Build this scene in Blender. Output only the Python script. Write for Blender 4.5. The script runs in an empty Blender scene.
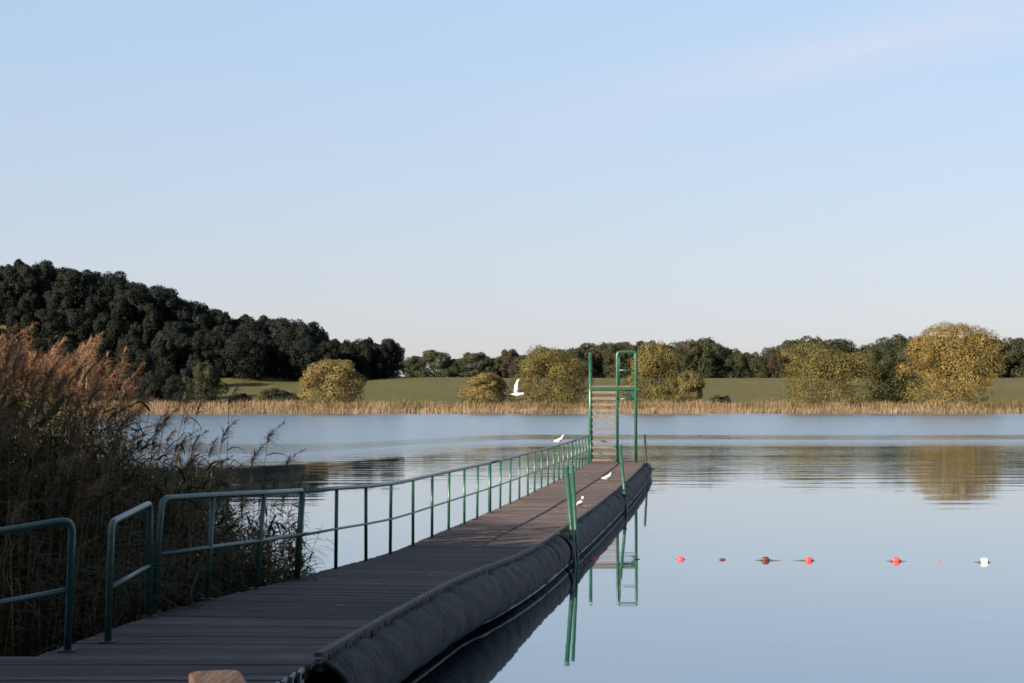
import bpy, bmesh, math, random
import numpy as np
from mathutils import Vector, Matrix

# ------------------------------------------------------------------ camera, sky, sun, exposure
S = bpy.context.scene
COL = S.collection
R = math.radians
CAMZ, FPX = 2.75, 1693.0
cam_d = bpy.data.cameras.new('camera')
cam_d.lens = FPX / 1024 * 36
cam_d.sensor_width = 36
cam_d.clip_start = 0.1
cam_d.clip_end = 8000
cam = bpy.data.objects.new('camera', cam_d)
COL.objects.link(cam)
cam.location = (0, 0, CAMZ)
cam.rotation_euler = (R(90 + 2.08), 0, 0)
S.camera = cam

SUN_EL, SUN_AZ = 18.0, 50.0           # sun low, behind the camera and to the left
sx, sy = -math.sin(R(SUN_AZ)), -math.cos(R(SUN_AZ))
world = bpy.data.worlds.new('World')
S.world = world
world.use_nodes = True
wn, wl = world.node_tree.nodes, world.node_tree.links
bg = wn['Background']
sky = wn.new('ShaderNodeTexSky')
sky.sky_type = 'NISHITA'
sky.sun_disc = False
sky.sun_elevation = R(SUN_EL)
sky.sun_rotation = math.atan2(sx, sy)
sky.air_density = 1.0
sky.dust_density = 0.9
sky.ozone_density = 1.0
SKY_STR = 0.05
bg.inputs['Strength'].default_value = SKY_STR


def wmath(op, a, b=None, c=None):
    n = wn.new('ShaderNodeMath')
    n.operation = op
    for i, v in enumerate((a, b, c)):
        if v is None:
            continue
        if isinstance(v, (int, float)):
            n.inputs[i].default_value = v
        else:
            wl.new(v, n.inputs[i])
    return n.outputs[0]


# thin cirrus veil over the far shore, in sky directions
wtc = wn.new('ShaderNodeTexCoord')
wsep = wn.new('ShaderNodeSeparateXYZ')
wl.new(wtc.outputs['Generated'], wsep.inputs[0])
wy = wmath('MAXIMUM', wsep.outputs[1], 0.05)
u = wmath('DIVIDE', wsep.outputs[0], wy)
v = wmath('DIVIDE', wsep.outputs[2], wy)
line = wmath('MULTIPLY_ADD', u, 0.208, 0.169)
dv = wmath('DIVIDE', wmath('SUBTRACT', v, line), 0.017)
gauss = wmath('POWER', 2.718, wmath('MULTIPLY', wmath('MULTIPLY', dv, dv), -1.0))
fade = wn.new('ShaderNodeMapRange')
fade.interpolation_type = 'SMOOTHSTEP'
fade.inputs['From Min'].default_value = -0.08
fade.inputs['From Max'].default_value = 0.26
wl.new(u, fade.inputs['Value'])
wcmb = wn.new('ShaderNodeCombineXYZ')
wl.new(wmath('MULTIPLY', u, 6.0), wcmb.inputs[0])
wl.new(wmath('MULTIPLY', wmath('SUBTRACT', v, line), 60.0), wcmb.inputs[1])
wnz = wn.new('ShaderNodeTexNoise')
wnz.inputs['Scale'].default_value = 1.3
wnz.inputs['Detail'].default_value = 4
wl.new(wcmb.outputs[0], wnz.inputs['Vector'])
veil = wmath('MULTIPLY', wmath('MULTIPLY', gauss, fade.outputs[0]), wmath('MULTIPLY', wnz.outputs[0], 0.8))
wmix = wn.new('ShaderNodeMix')
wmix.data_type = 'RGBA'
wl.new(veil, wmix.inputs[0])
# even, hazy autumn sky: less contrast between horizon and zenith, bluer overhead
wgam = wn.new('ShaderNodeGamma')
wgam.inputs['Gamma'].default_value = 0.35
wl.new(sky.outputs[0], wgam.inputs['Color'])
wel = wn.new('ShaderNodeMapRange')
wel.inputs['From Min'].default_value = 0.04
wel.inputs['From Max'].default_value = 0.24
wl.new(wsep.outputs[2], wel.inputs['Value'])
wtint = wn.new('ShaderNodeMix')
wtint.data_type = 'RGBA'
wtint.inputs[6].default_value = (1.85, 1.87, 2.13, 1)
wtint.inputs[7].default_value = (1.73, 2.08, 2.52, 1)
wl.new(wel.outputs[0], wtint.inputs[0])
wmul = wn.new('ShaderNodeMix')
wmul.data_type = 'RGBA'
wmul.blend_type = 'MULTIPLY'
wmul.inputs[0].default_value = 1.0
wl.new(wgam.outputs[0], wmul.inputs[6])
wl.new(wtint.outputs[2], wmul.inputs[7])
wl.new(wmul.outputs[2], wmix.inputs[6])
wmix.inputs[7].default_value = (3.7, 3.65, 4.15, 1)
wl.new(wmix.outputs[2], bg.inputs['Color'])

sun_d = bpy.data.lights.new('sun', 'SUN')
sun_d.energy = 5.0
sun_d.angle = R(0.5)
sun_d.color = (1.0, 0.84, 0.66)
sun = bpy.data.objects.new('sun', sun_d)
COL.objects.link(sun)
to_sun = Vector((sx * math.cos(R(SUN_EL)), sy * math.cos(R(SUN_EL)), math.sin(R(SUN_EL))))
sun.rotation_euler = to_sun.to_track_quat('Z', 'Y').to_euler()

S.render.engine = 'CYCLES'
S.view_settings.view_transform = 'Standard'
S.view_settings.look = 'None'
S.view_settings.gamma = 1
S.view_settings.use_curve_mapping = False
S.view_settings.exposure = 2.05
S.cycles.use_denoising = True
S.cycles.max_bounces = 6
S.cycles.transparent_max_bounces = 4
S.cycles.filter_width = 1.7

rng = np.random.default_rng(7)
random.seed(7)


# ------------------------------------------------------------------ helpers
def ss(a, b, x):
    t = np.clip((np.asarray(x, float) - a) / (b - a), 0, 1)
    return t * t * (3 - 2 * t)


def at(px, py, y):
    """point at forward distance y seen in the direction of that picture position"""
    return Vector(((px - 512) / FPX * y, y, CAMZ - (py - 403) / FPX * y))


def thing(name, label, cat, loc=(0, 0, 0), rz=0.0, group=None):
    o = bpy.data.objects.new(name, None)
    COL.objects.link(o)
    o.empty_display_size = 0.2
    o.location = loc
    o.rotation_euler = (0, 0, rz)
    o['label'] = label
    o['category'] = cat
    if group:
        o['group'] = group
    return o


def tag(o, label, cat, group=None):
    o['label'] = label
    o['category'] = cat
    if group:
        o['group'] = group
    return o


def copy_tree(o, parent=None):
    c = o.copy()
    COL.objects.link(c)
    if parent:
        c.parent = parent
    for ch in list(o.children):
        copy_tree(ch, c)
    return c


def obj(name, me, mat=None, parent=None, smooth=False):
    o = bpy.data.objects.new(name, me)
    COL.objects.link(o)
    if mat:
        for m in (mat if isinstance(mat, (list, tuple)) else [mat]):
            me.materials.append(m)
    if parent:
        o.parent = parent
    if smooth:
        me.polygons.foreach_set('use_smooth', [True] * len(me.polygons))
    return o


def quads_mesh(name, Q, mats=None):
    """Q: (n,4,3) separate quads"""
    Q = np.asarray(Q, np.float32)
    n = len(Q)
    me = bpy.data.meshes.new(name)
    me.vertices.add(n * 4)
    me.vertices.foreach_set('co', Q.reshape(-1))
    me.loops.add(n * 4)
    me.loops.foreach_set('vertex_index', np.arange(n * 4, dtype=np.int32))
    me.polygons.add(n)
    me.polygons.foreach_set('loop_start', np.arange(0, n * 4, 4, dtype=np.int32))
    if mats is not None:
        me.polygons.foreach_set('material_index', np.asarray(mats, np.int32))
    me.update()
    me.validate()
    return me


def grid_mesh(name, V, closed=False):
    """V: (r,c,3) grid of points joined into a sheet"""
    r, c, _ = V.shape
    f = []
    for i in range(r - 1):
        for j in range(c - 1 if not closed else c):
            k = (j + 1) % c
            f.append((i * c + j, i * c + k, (i + 1) * c + k, (i + 1) * c + j))
    me = bpy.data.meshes.new(name)
    me.from_pydata([tuple(p) for p in V.reshape(-1, 3)], [], f)
    me.update()
    return me


class MB:
    def __init__(self):
        self.bm = bmesh.new()

    def box(self, c, s, rot=None, bevel=0.0):
        m = Matrix.Translation(Vector(c))
        if rot is not None:
            m = m @ rot.to_4x4()
        m = m @ Matrix.Diagonal((s[0], s[1], s[2], 1))
        g = bmesh.ops.create_cube(self.bm, size=1, matrix=m)
        if bevel:
            e = list({e for v_ in g['verts'] for e in v_.link_edges})
            bmesh.ops.bevel(self.bm, geom=e, offset=bevel, segments=2, affect='EDGES', profile=0.6)
        return self

    def tube(self, pts, r, n=10, cap=True, smooth=True):
        pts = [Vector(p) for p in pts]
        rr = r if isinstance(r, (list, tuple)) else [r] * len(pts)
        rings = []
        t0 = (pts[1] - pts[0]).normalized()
        ref = Vector((0, 0, 1)) if abs(t0.z) < 0.9 else Vector((1, 0, 0))
        nrm = (ref - t0 * ref.dot(t0)).normalized()
        for i, p in enumerate(pts):
            a = pts[max(i - 1, 0)]
            b = pts[min(i + 1, len(pts) - 1)]
            t = (b - a).normalized()
            nrm = (nrm - t * nrm.dot(t)).normalized()
            bn = t.cross(nrm)
            rings.append([self.bm.verts.new(p + (nrm * math.cos(q) + bn * math.sin(q)) * rr[i])
                          for q in (2 * math.pi * k / n for k in range(n))])
        for i in range(len(pts) - 1):
            for k in range(n):
                f = self.bm.faces.new((rings[i][k], rings[i][(k + 1) % n], rings[i + 1][(k + 1) % n], rings[i + 1][k]))
                f.smooth = smooth
        if cap:
            self.bm.faces.new(rings[0][::-1])
            self.bm.faces.new(rings[-1])
        return self

    def prism(self, poly, d):
        """poly: list of 3d points (planar), d: extrusion vector"""
        a = [self.bm.verts.new(Vector(p)) for p in poly]
        b = [self.bm.verts.new(Vector(p) + Vector(d)) for p in poly]
        self.bm.faces.new(a)
        self.bm.faces.new(b[::-1])
        for i in range(len(a)):
            j = (i + 1) % len(a)
            self.bm.faces.new((a[i], b[i], b[j], a[j]))
        return self

    def build(self, name, mat, parent=None):
        bmesh.ops.recalc_face_normals(self.bm, faces=self.bm.faces[:])
        me = bpy.data.meshes.new(name)
        self.bm.to_mesh(me)
        self.bm.free()
        return obj(name, me, mat, parent)


# ------------------------------------------------------------------ materials
def mat(name, col, rough=0.7, spec=0.3, metal=0.0):
    m = bpy.data.materials.new(name)
    m.use_nodes = True
    b = m.node_tree.nodes['Principled BSDF']
    b.inputs['Base Color'].default_value = (*col, 1)
    b.inputs['Roughness'].default_value = rough
    b.inputs['Specular IOR Level'].default_value = spec
    b.inputs['Metallic'].default_value = metal
    return m, m.node_tree.nodes, m.node_tree.links, b


def ramp(n, stops):
    r = n.new('ShaderNodeValToRGB')
    e = r.color_ramp.elements
    while len(e) < len(stops):
        e.new(0.5)
    for el, (p, c) in zip(e, stops):
        el.position = p
        el.color = (*c, 1)
    return r


def noise_mat(name, c1, c2, scale, rough=0.7, spec=0.3, stretch=(1, 1, 1), bump=0.0, detail=6, lo=0.35, hi=0.65, bscale=None):
    m, n, l, b = mat(name, c1, rough, spec)
    tc = n.new('ShaderNodeTexCoord')
    mp = n.new('ShaderNodeMapping')
    mp.inputs['Scale'].default_value = stretch
    l.new(tc.outputs['Object'], mp.inputs[0])
    z = n.new('ShaderNodeTexNoise')
    z.inputs['Scale'].default_value = scale
    z.inputs['Detail'].default_value = detail
    l.new(mp.outputs[0], z.inputs['Vector'])
    r = ramp(n, [(lo, c1), (hi, c2)])
    l.new(z.outputs[0], r.inputs[0])
    l.new(r.outputs[0], b.inputs['Base Color'])
    if bump:
        bp = n.new('ShaderNodeBump')
        bp.inputs['Strength'].default_value = bump
        bp.inputs['Distance'].default_value = 0.02
        if bscale:
            z2 = n.new('ShaderNodeTexNoise')
            z2.inputs['Scale'].default_value = bscale
            l.new(mp.outputs[0], z2.inputs['Vector'])
            l.new(z2.outputs[0], bp.inputs['Height'])
        else:
            l.new(z.outputs[0], bp.inputs['Height'])
        l.new(bp.outputs[0], b.inputs['Normal'])
    return m


def leaf_mat(name, cols, transl=0.25, clump=0.25):
    """leaves whose colour differs from leaf to leaf and from clump to clump"""
    m, n, l, b = mat(name, cols[0], 0.75, 0.15)
    g = n.new('ShaderNodeNewGeometry')
    tc = n.new('ShaderNodeTexCoord')
    z = n.new('ShaderNodeTexNoise')
    z.inputs['Scale'].default_value = clump
    z.inputs['Detail'].default_value = 3
    l.new(tc.outputs['Object'], z.inputs['Vector'])
    mx = n.new('ShaderNodeMath')
    mx.operation = 'MULTIPLY_ADD'
    l.new(g.outputs['Random Per Island'], mx.inputs[0])
    mx.inputs[1].default_value = 0.11
    m2 = n.new('ShaderNodeMath')
    m2.operation = 'MULTIPLY_ADD'
    l.new(z.outputs[0], m2.inputs[0])
    m2.inputs[1].default_value = 1.7
    m2.inputs[2].default_value = -0.40
    l.new(m2.outputs[0], mx.inputs[2])
    r = ramp(n, [(i / (len(cols) - 1), c) for i, c in enumerate(cols)])
    l.new(mx.outputs[0], r.inputs[0])
    l.new(r.outputs[0], b.inputs['Base Color'])
    if transl:
        t = n.new('ShaderNodeBsdfTranslucent')
        l.new(r.outputs[0], t.inputs[0])
        ms = n.new('ShaderNodeMixShader')
        ms.inputs[0].default_value = transl
        l.new(b.outputs[0], ms.inputs[1])
        l.new(t.outputs[0], ms.inputs[2])
        l.new(ms.outputs[0], n['Material Output'].inputs[0])
    return m


M = {}
M['green_paint'] = noise_mat('green_paint', (0.0036, 0.0357, 0.0194), (0.0071, 0.0510, 0.0296), 9, 0.38, 0.5, bump=0.08, bscale=60)
M['green_paint_worn'] = noise_mat('green_paint_worn', (0.0064, 0.0400, 0.0320), (0.0192, 0.0560, 0.0496), 14, 0.33, 0.5, bump=0.1, bscale=60)
M['tread_wood'] = noise_mat('tread_wood', (0.0663, 0.0511, 0.0396), (0.1093, 0.0933, 0.0790), 5, 0.75, 0.2, (0.6, 4, 4), 0.2)
M['bench_wood'] = noise_mat('bench_wood', (0.0370, 0.0184, 0.0102), (0.0792, 0.0459, 0.0289), 6, 0.7, 0.25, (6, 0.5, 6), 0.4)
M['dark_steel'] = noise_mat('dark_steel', (0.012, 0.016, 0.016), (0.03, 0.032, 0.03), 12, 0.6, 0.4, bump=0.15)
M['galvanised'] = noise_mat('galvanised', (0.0450, 0.0585, 0.0585), (0.0810, 0.0945, 0.0900), 15, 0.5, 0.5)
M['bark'] = noise_mat('bark', (0.035, 0.027, 0.02), (0.075, 0.06, 0.045), 3, 0.9, 0.1, (1, 1, 0.3), 0.5)
M['seam'] = noise_mat('seam', (0.22, 0.22, 0.22), (0.34, 0.34, 0.34), 4, 0.6, 0.3)
M['gull_white'] = noise_mat('gull_white', (0.4500, 0.4410, 0.4275), (0.5220, 0.5130, 0.4995), 20, 0.7, 0.2)
M['gull_grey'] = noise_mat('gull_grey', (0.22, 0.225, 0.24), (0.28, 0.285, 0.30), 20, 0.7, 0.2)
M['gull_dark'] = noise_mat('gull_dark', (0.02, 0.02, 0.02), (0.04, 0.04, 0.04), 20, 0.6, 0.2)
M['gull_red'] = noise_mat('gull_red', (0.12, 0.018, 0.012), (0.17, 0.028, 0.02), 20, 0.6, 0.3)
M['float_red'] = noise_mat('float_red', (0.4464, 0.0252, 0.0324), (0.5184, 0.0504, 0.0504), 12, 0.5, 0.4)
M['float_dark'] = noise_mat('float_dark', (0.0528, 0.0050, 0.0083), (0.0858, 0.0099, 0.0116), 12, 0.6, 0.4)
M['float_white'] = noise_mat('float_white', (0.72, 0.68, 0.62), (0.82, 0.79, 0.74), 12, 0.5, 0.4)
M['dark_green'] = noise_mat('dark_green_paint', (0.004, 0.013, 0.009), (0.009, 0.022, 0.015), 12, 0.5, 0.3)
M['rope'] = noise_mat('rope', (0.03, 0.03, 0.03), (0.07, 0.065, 0.06), 40, 0.9, 0.1)


for key in ('green_paint', 'green_paint_worn'):
    for nd in M[key].node_tree.nodes:
        if nd.type == 'VALTORGB':
            for pos, cc in ((0.685, None), (0.71, (0.075, 0.035, 0.018))):
                el = nd.color_ramp.elements.new(pos)
                el.color = (*cc, 1) if cc else nd.color_ramp.elements[1].color[:]


def deck_material():
    m, n, l, b = mat('deck_planks', (0.06, 0.05, 0.05), 0.85, 0.06)
    tc = n.new('ShaderNodeTexCoord')
    mp = n.new('ShaderNodeMapping')
    mp.inputs['Scale'].default_value = (1.2, 16, 8)
    l.new(tc.outputs['Object'], mp.inputs[0])
    z = n.new('ShaderNodeTexNoise')
    z.inputs['Scale'].default_value = 2.2
    z.inputs['Detail'].default_value = 8
    l.new(mp.outputs[0], z.inputs['Vector'])
    g = n.new('ShaderNodeNewGeometry')
    big = n.new('ShaderNodeTexNoise')
    big.inputs['Scale'].default_value = 0.5
    l.new(tc.outputs['Object'], big.inputs['Vector'])
    a = n.new('ShaderNodeMath')
    a.operation = 'MULTIPLY_ADD'
    l.new(g.outputs['Random Per Island'], a.inputs[0])
    a.inputs[1].default_value = 0.42
    l.new(z.outputs[0], a.inputs[2])
    a2 = n.new('ShaderNodeMath')
    a2.operation = 'MULTIPLY_ADD'
    l.new(big.outputs[0], a2.inputs[0])
    a2.inputs[1].default_value = 0.5
    l.new(a.outputs[0], a2.inputs[2])
    r = ramp(n, [(0.35, (0.035, 0.028, 0.027)), (0.8, (0.0810, 0.0648, 0.0620)), (1.0, (0.1338, 0.1091, 0.1042))])
    mr = n.new('ShaderNodeMath')
    mr.operation = 'MULTIPLY'
    l.new(a2.outputs[0], mr.inputs[0])
    mr.inputs[1].default_value = 0.72
    l.new(mr.outputs[0], r.inputs[0])
    dn = n.new('ShaderNodeTexNoise')
    dn.inputs['Scale'].default_value = 5.0
    dn.inputs['Detail'].default_value = 2
    l.new(tc.outputs['Object'], dn.inputs['Vector'])
    dr_ = ramp(n, [(0.735, (0, 0, 0)), (0.76, (1, 1, 1))])
    l.new(dn.outputs[0], dr_.inputs[0])
    dm = n.new('ShaderNodeMix')
    dm.data_type = 'RGBA'
    l.new(dr_.outputs[0], dm.inputs[0])
    l.new(r.outputs[0], dm.inputs[6])
    dm.inputs[7].default_value = (0.24, 0.23, 0.21, 1)
    l.new(dm.outputs[2], b.inputs['Base Color'])
    bp = n.new('ShaderNodeBump')
    bp.inputs['Strength'].default_value = 0.5
    bp.inputs['Distance'].default_value = 0.01
    l.new(z.outputs[0], bp.inputs['Height'])
    l.new(bp.outputs[0], b.inputs['Normal'])
    return m


M['deck'] = deck_material()


def rubber_material():
    m, n, l, b = mat('black_float_skin', (0.02, 0.022, 0.024), 0.6, 0.12)
    tc = n.new('ShaderNodeTexCoord')
    mp = n.new('ShaderNodeMapping')
    mp.inputs['Scale'].default_value = (2.5, 1.4, 2.5)
    mp.inputs['Rotation'].default_value = (0.5, 0, 0)
    l.new(tc.outputs['Object'], mp.inputs[0])
    z = n.new('ShaderNodeTexNoise')
    z.inputs['Scale'].default_value = 2.0
    z.inputs['Detail'].default_value = 7
    z.inputs['Distortion'].default_value = 1.2
    l.new(mp.outputs[0], z.inputs['Vector'])
    r = ramp(n, [(0.3, (0.004, 0.0045, 0.005)), (0.55, (0.0062, 0.0068, 0.0074)), (0.75, (0.0217, 0.0223, 0.0223))])
    l.new(z.outputs[0], r.inputs[0])
    l.new(r.outputs[0], b.inputs['Base Color'])
    w = n.new('ShaderNodeTexNoise')
    w.inputs['Scale'].default_value = 3.0
    w.inputs['Detail'].default_value = 4
    w.inputs['Distortion'].default_value = 2.0
    l.new(mp.outputs[0], w.inputs['Vector'])
    bp = n.new('ShaderNodeBump')
    bp.inputs['Strength'].default_value = 0.6
    bp.inputs['Distance'].default_value = 0.03
    l.new(w.outputs[0], bp.inputs['Height'])
    l.new(bp.outputs[0], b.inputs['Normal'])
    return m


M['float_skin'] = rubber_material()


# ------------------------------------------------------------------ terrain
def hill(x):
    return np.interp(x, [-420, -250, -172, -139, -118, -108, -100, -85, -72, -55], [30, 25, 21, 19.5, 13.5, 6.5, 4.5, 4.5, 1, 0])


def shore(x):
    return 441 + 0.10 * x * (np.asarray(x) < 0) + 3.0 * np.sin(np.asarray(x) / 37.0) + 1.5 * np.sin(np.asarray(x) / 11.0 + 1)


def H(x, y):
    x = np.asarray(x, float)
    y = np.asarray(y, float)
    yy = y - 7.0 * ss(4, 14, -x)
    near = 1.2 - 1.9 * ss(7.0, 11.2, yy) - 1.4 * ss(13, 40, yy)
    near = near + 0.5 * ss(0, -60, y)
    d = y - shore(x)
    far = np.where(d < 0, np.maximum(-2.1, d * 0.12), 0.5 * ss(0, 8, d) + 10.6 * ss(6, 130, d))
    far = far + hill(x) * ss(62, 128, d) + 0.35 * np.sin(x / 17.0) * np.sin(y / 13.0) * ss(8, 30, d) * (1 - ss(260, 500, d))
    far = far + 0.004 * np.maximum(d - 200, 0)
    return np.where(y < 120, near, far)


xs = np.concatenate([np.linspace(-3000, -450, 18), np.arange(-420, -40, 7.0), np.arange(-36, -16, 2.0), np.arange(-15, 8, 0.6), np.arange(8, 40, 3.0), np.arange(43, 330, 7.0), np.linspace(360, 3000, 18)])
ys = np.concatenate([np.linspace(-1200, -60, 12), np.arange(-50, 2, 4.0), np.arange(3, 26, 0.5), np.arange(27, 60, 4.0), np.linspace(70, 395, 16), np.arange(400, 640, 3.0), np.arange(645, 900, 15.0), np.linspace(950, 4500, 14)])
XX, YY = np.meshgrid(xs, ys)
g_me = grid_mesh('ground', np.stack([XX, YY, H(XX, YY)], -1))


def ground_material():
    m, n, l, b = mat('meadow_and_soil', (0.06, 0.07, 0.03), 0.9, 0.1)
    tc = n.new('ShaderNodeTexCoord')
    z = n.new('ShaderNodeTexNoise')
    z.inputs['Scale'].default_value = 0.03
    z.inputs['Detail'].default_value = 8
    l.new(tc.outputs['Object'], z.inputs['Vector'])
    r = ramp(n, [(0.40, (0.062, 0.066, 0.026)), (0.5, (0.0535, 0.0517, 0.0207)), (0.64, (0.0788, 0.0675, 0.0316))])
    zf = n.new('ShaderNodeTexNoise')
    zf.inputs['Scale'].default_value = 0.35
    zf.inputs['Detail'].default_value = 6
    l.new(tc.outputs['Object'], zf.inputs['Vector'])
    zm = n.new('ShaderNodeMix')
    zm.inputs[0].default_value = 0.42
    l.new(z.outputs[0], zm.inputs[2])
    l.new(zf.outputs[0], zm.inputs[3])
    l.new(zm.outputs[0], r.inputs[0])
    z2 = n.new('ShaderNodeTexNoise')
    z2.inputs['Scale'].default_value = 4.0
    z2.inputs['Detail'].default_value = 6
    l.new(tc.outputs['Object'], z2.inputs['Vector'])
    r2 = ramp(n, [(0.3, (0.022, 0.018, 0.012)), (0.7, (0.05, 0.045, 0.025))])
    l.new(z2.outputs[0], r2.inputs[0])
    sp = n.new('ShaderNodeSeparateXYZ')
    l.new(tc.outputs['Object'], sp.inputs[0])
    mr = n.new('ShaderNodeMapRange')
    mr.inputs['From Min'].default_value = 60
    mr.inputs['From Max'].default_value = 200
    l.new(sp.outputs[1], mr.inputs['Value'])
    mx = n.new('ShaderNodeMix')
    mx.data_type = 'RGBA'
    l.new(mr.outputs[0], mx.inputs[0])
    l.new(r2.outputs[0], mx.inputs[6])
    l.new(r.outputs[0], mx.inputs[7])
    l.new(mx.outputs[2], b.inputs['Base Color'])
    bp = n.new('ShaderNodeBump')
    bp.inputs['Strength'].default_value = 0.6
    bp.inputs['Distance'].default_value = 0.3
    l.new(z2.outputs[0], bp.inputs['Height'])
    l.new(bp.outputs[0], b.inputs['Normal'])
    return m


ground = obj('ground', g_me, ground_material(), smooth=True)
ground['kind'] = 'structure'


def water_material():
    m, n, l, b = mat('lake_water', (0.010, 0.022, 0.032), 0.03, 0.5)
    b.inputs['IOR'].default_value = 1.333
    tc = n.new('ShaderNodeTexCoord')
    sp = n.new('ShaderNodeSeparateXYZ')
    l.new(tc.outputs['Object'], sp.inputs[0])

    def mth(op, a, c=None, d=None):
        q = n.new('ShaderNodeMath')
        q.operation = op
        for i, v_ in enumerate((a, c, d)):
            if v_ is None:
                continue
            if isinstance(v_, (int, float)):
                q.inputs[i].default_value = v_
            else:
                l.new(v_, q.inputs[i])
        return q.outputs[0]

    def rng_(v_, a, c, lo=0, hi=1):
        q = n.new('ShaderNodeMapRange')
        q.interpolation_type = 'SMOOTHSTEP'
        q.inputs['From Min'].default_value = a
        q.inputs['From Max'].default_value = c
        q.inputs['To Min'].default_value = lo
        q.inputs['To Max'].default_value = hi
        l.new(v_, q.inputs['Value'])
        return q.outputs[0]

    def noise(scale, stretch, detail=3, dist=0.0):
        mp = n.new('ShaderNodeMapping')
        mp.inputs['Scale'].default_value = stretch
        l.new(tc.outputs['Object'], mp.inputs[0])
        q = n.new('ShaderNodeTexNoise')
        q.inputs['Scale'].default_value = scale
        q.inputs['Detail'].default_value = detail
        q.inputs['Distortion'].default_value = dist
        l.new(mp.outputs[0], q.inputs['Vector'])
        return q.outputs[0]

    big = noise(0.02, (0.5, 1.0, 1), 4)
    # on the left the breeze reaches nearer than on the right
    yw = mth('ADD', sp.outputs[1], mth('MULTIPLY', mth('SUBTRACT', big, 0.5), 26.0))
    yw = mth('ADD', yw, rng_(sp.outputs[0], 2, -14, 0, 34))
    breeze = rng_(yw, 100, 128)
    lull = mth('MULTIPLY', mth('MULTIPLY', rng_(yw, 125, 131), rng_(yw, 153, 145)), rng_(noise(0.03, (0.6, 0.2, 1), 3), 0.36, 0.60, 0.25, 1.0))
    streak = rng_(noise(0.016, (0.10, 1.6, 1), 3), 0.60, 0.68)
    breeze = mth('MULTIPLY', breeze, mth('SUBTRACT', 1.0, mth('MULTIPLY', lull, 0.92)))
    breeze = mth('MULTIPLY', breeze, mth('SUBTRACT', 1.0, mth('MULTIPLY', streak, 0.45)))
    swell = noise(0.55, (0.28, 1.0, 1), 3)
    ripple = noise(2.4, (0.35, 1.0, 1), 3, 0.4)
    h = mth('ADD', mth('MULTIPLY', swell, 0.045), 0.0)
    midz = mth('MULTIPLY', rng_(sp.outputs[1], 38, 75), 1.0)
    h1 = mth('MULTIPLY', swell, mth('MULTIPLY_ADD', midz, 0.012, 0.0045))
    h2 = mth('MULTIPLY', mth('MULTIPLY', ripple, 0.085), mth('MAXIMUM', breeze, mth('MULTIPLY', rng_(yw, 50, 95, 0, 0.19), mth('MULTIPLY', rng_(sp.outputs[0], -9, 2), rng_(noise(0.05, (0.35, 1.0, 1), 3), 0.36, 0.66, 0.25, 1.0)))))
    h3 = mth('MULTIPLY', mth('MULTIPLY', swell, 0.10), breeze)
    tot = mth('ADD', mth('ADD', h1, h2), h3)
    bp = n.new('ShaderNodeBump')
    bp.inputs['Strength'].default_value = 1.0
    bp.inputs['Distance'].default_value = 1.0
    l.new(tot, bp.inputs['Height'])
    l.new(bp.outputs[0], b.inputs['Normal'])
    rough = mth('MULTIPLY_ADD', breeze, 0.14, 0.025)
    l.new(rough, b.inputs['Roughness'])
    gl = n.new('ShaderNodeBsdfGlossy')
    gl.inputs['Color'].default_value = (0.86, 0.92, 0.97, 1)
    l.new(rough, gl.inputs['Roughness'])
    l.new(bp.outputs[0], gl.inputs['Normal'])
    ms = n.new('ShaderNodeMixShader')
    ms.inputs[0].default_value = 0.42
    l.new(b.outputs[0], ms.inputs[1])
    l.new(gl.outputs[0], ms.inputs[2])
    l.new(ms.outputs[0], n['Material Output'].inputs[0])
    return m


wv = np.array([[(-3000, -60, 0), (3000, -60, 0)], [(-3000, 700, 0), (3000, 700, 0)]], float)
water = obj('water', grid_mesh('water', wv), water_material())
water['kind'] = 'structure'


# ------------------------------------------------------------------ trees
def leaf_quads(P, N, size, rg, fold=0.0):
    n = len(P)
    a = rg.normal(size=(n, 3))
    t = np.cross(N, a)
    t /= np.linalg.norm(t, axis=1, keepdims=True) + 1e-9
    bt = np.cross(N, t)
    s = (size * rg.uniform(0.55, 1.35, n))[:, None]
    asp = rg.uniform(0.55, 1.0, n)[:, None]
    c = [P - t * s * 0.5, P + bt * s * 0.5 * asp, P + t * s * 0.5, P - bt * s * 0.5 * asp]
    return np.stack(c, 1)


def crown_points(lobes, n, rg, shell=(0.62, 1.06), droop=0.0):
    L = np.array(lobes, float)
    w = (L[:, 3] * L[:, 4] + L[:, 4] * L[:, 5] + L[:, 3] * L[:, 5])
    w = w * np.where(L[:, 2] > 0.62 * L[:, 2].max(), 2.0, 1.0)
    idx = rg.choice(len(L), n, p=w / w.sum())
    d = rg.normal(size=(n, 3))
    d /= np.linalg.norm(d, axis=1, keepdims=True)
    r = shell[0] + (shell[1] - shell[0]) * rg.uniform(size=n) ** 0.6
    # lumpy radius from a few waves over direction
    k = rg.normal(size=(5, 3)) * 3.2
    ph = rg.uniform(0, 6.28, 5)
    lump = sum(np.sin(d @ k[i] + ph[i] + idx) for i in range(5)) / 5
    r = r * (1 + 0.20 * lump)
    Rr = L[idx, 3:6]
    P = L[idx, :3] + d * r[:, None] * Rr
    N = d / Rr
    N /= np.linalg.norm(N, axis=1, keepdims=True)
    keep = np.ones(n, bool)
    for i, q in enumerate(L):     # drop leaves deep inside another lobe
        e = (((P - q[:3]) / q[3:6]) ** 2).sum(1)
        keep &= ~((e < 0.45) & (idx != i))
    P, N = P[keep], N[keep]
    rough = np.where(rg.uniform(size=len(N)) < 0.65, 0.25, 0.7)[:, None]
    N = N + rg.normal(size=N.shape) * rough
    N[:, 2] += 0.10
    N /= np.linalg.norm(N, axis=1, keepdims=True)
    return P, N


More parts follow.
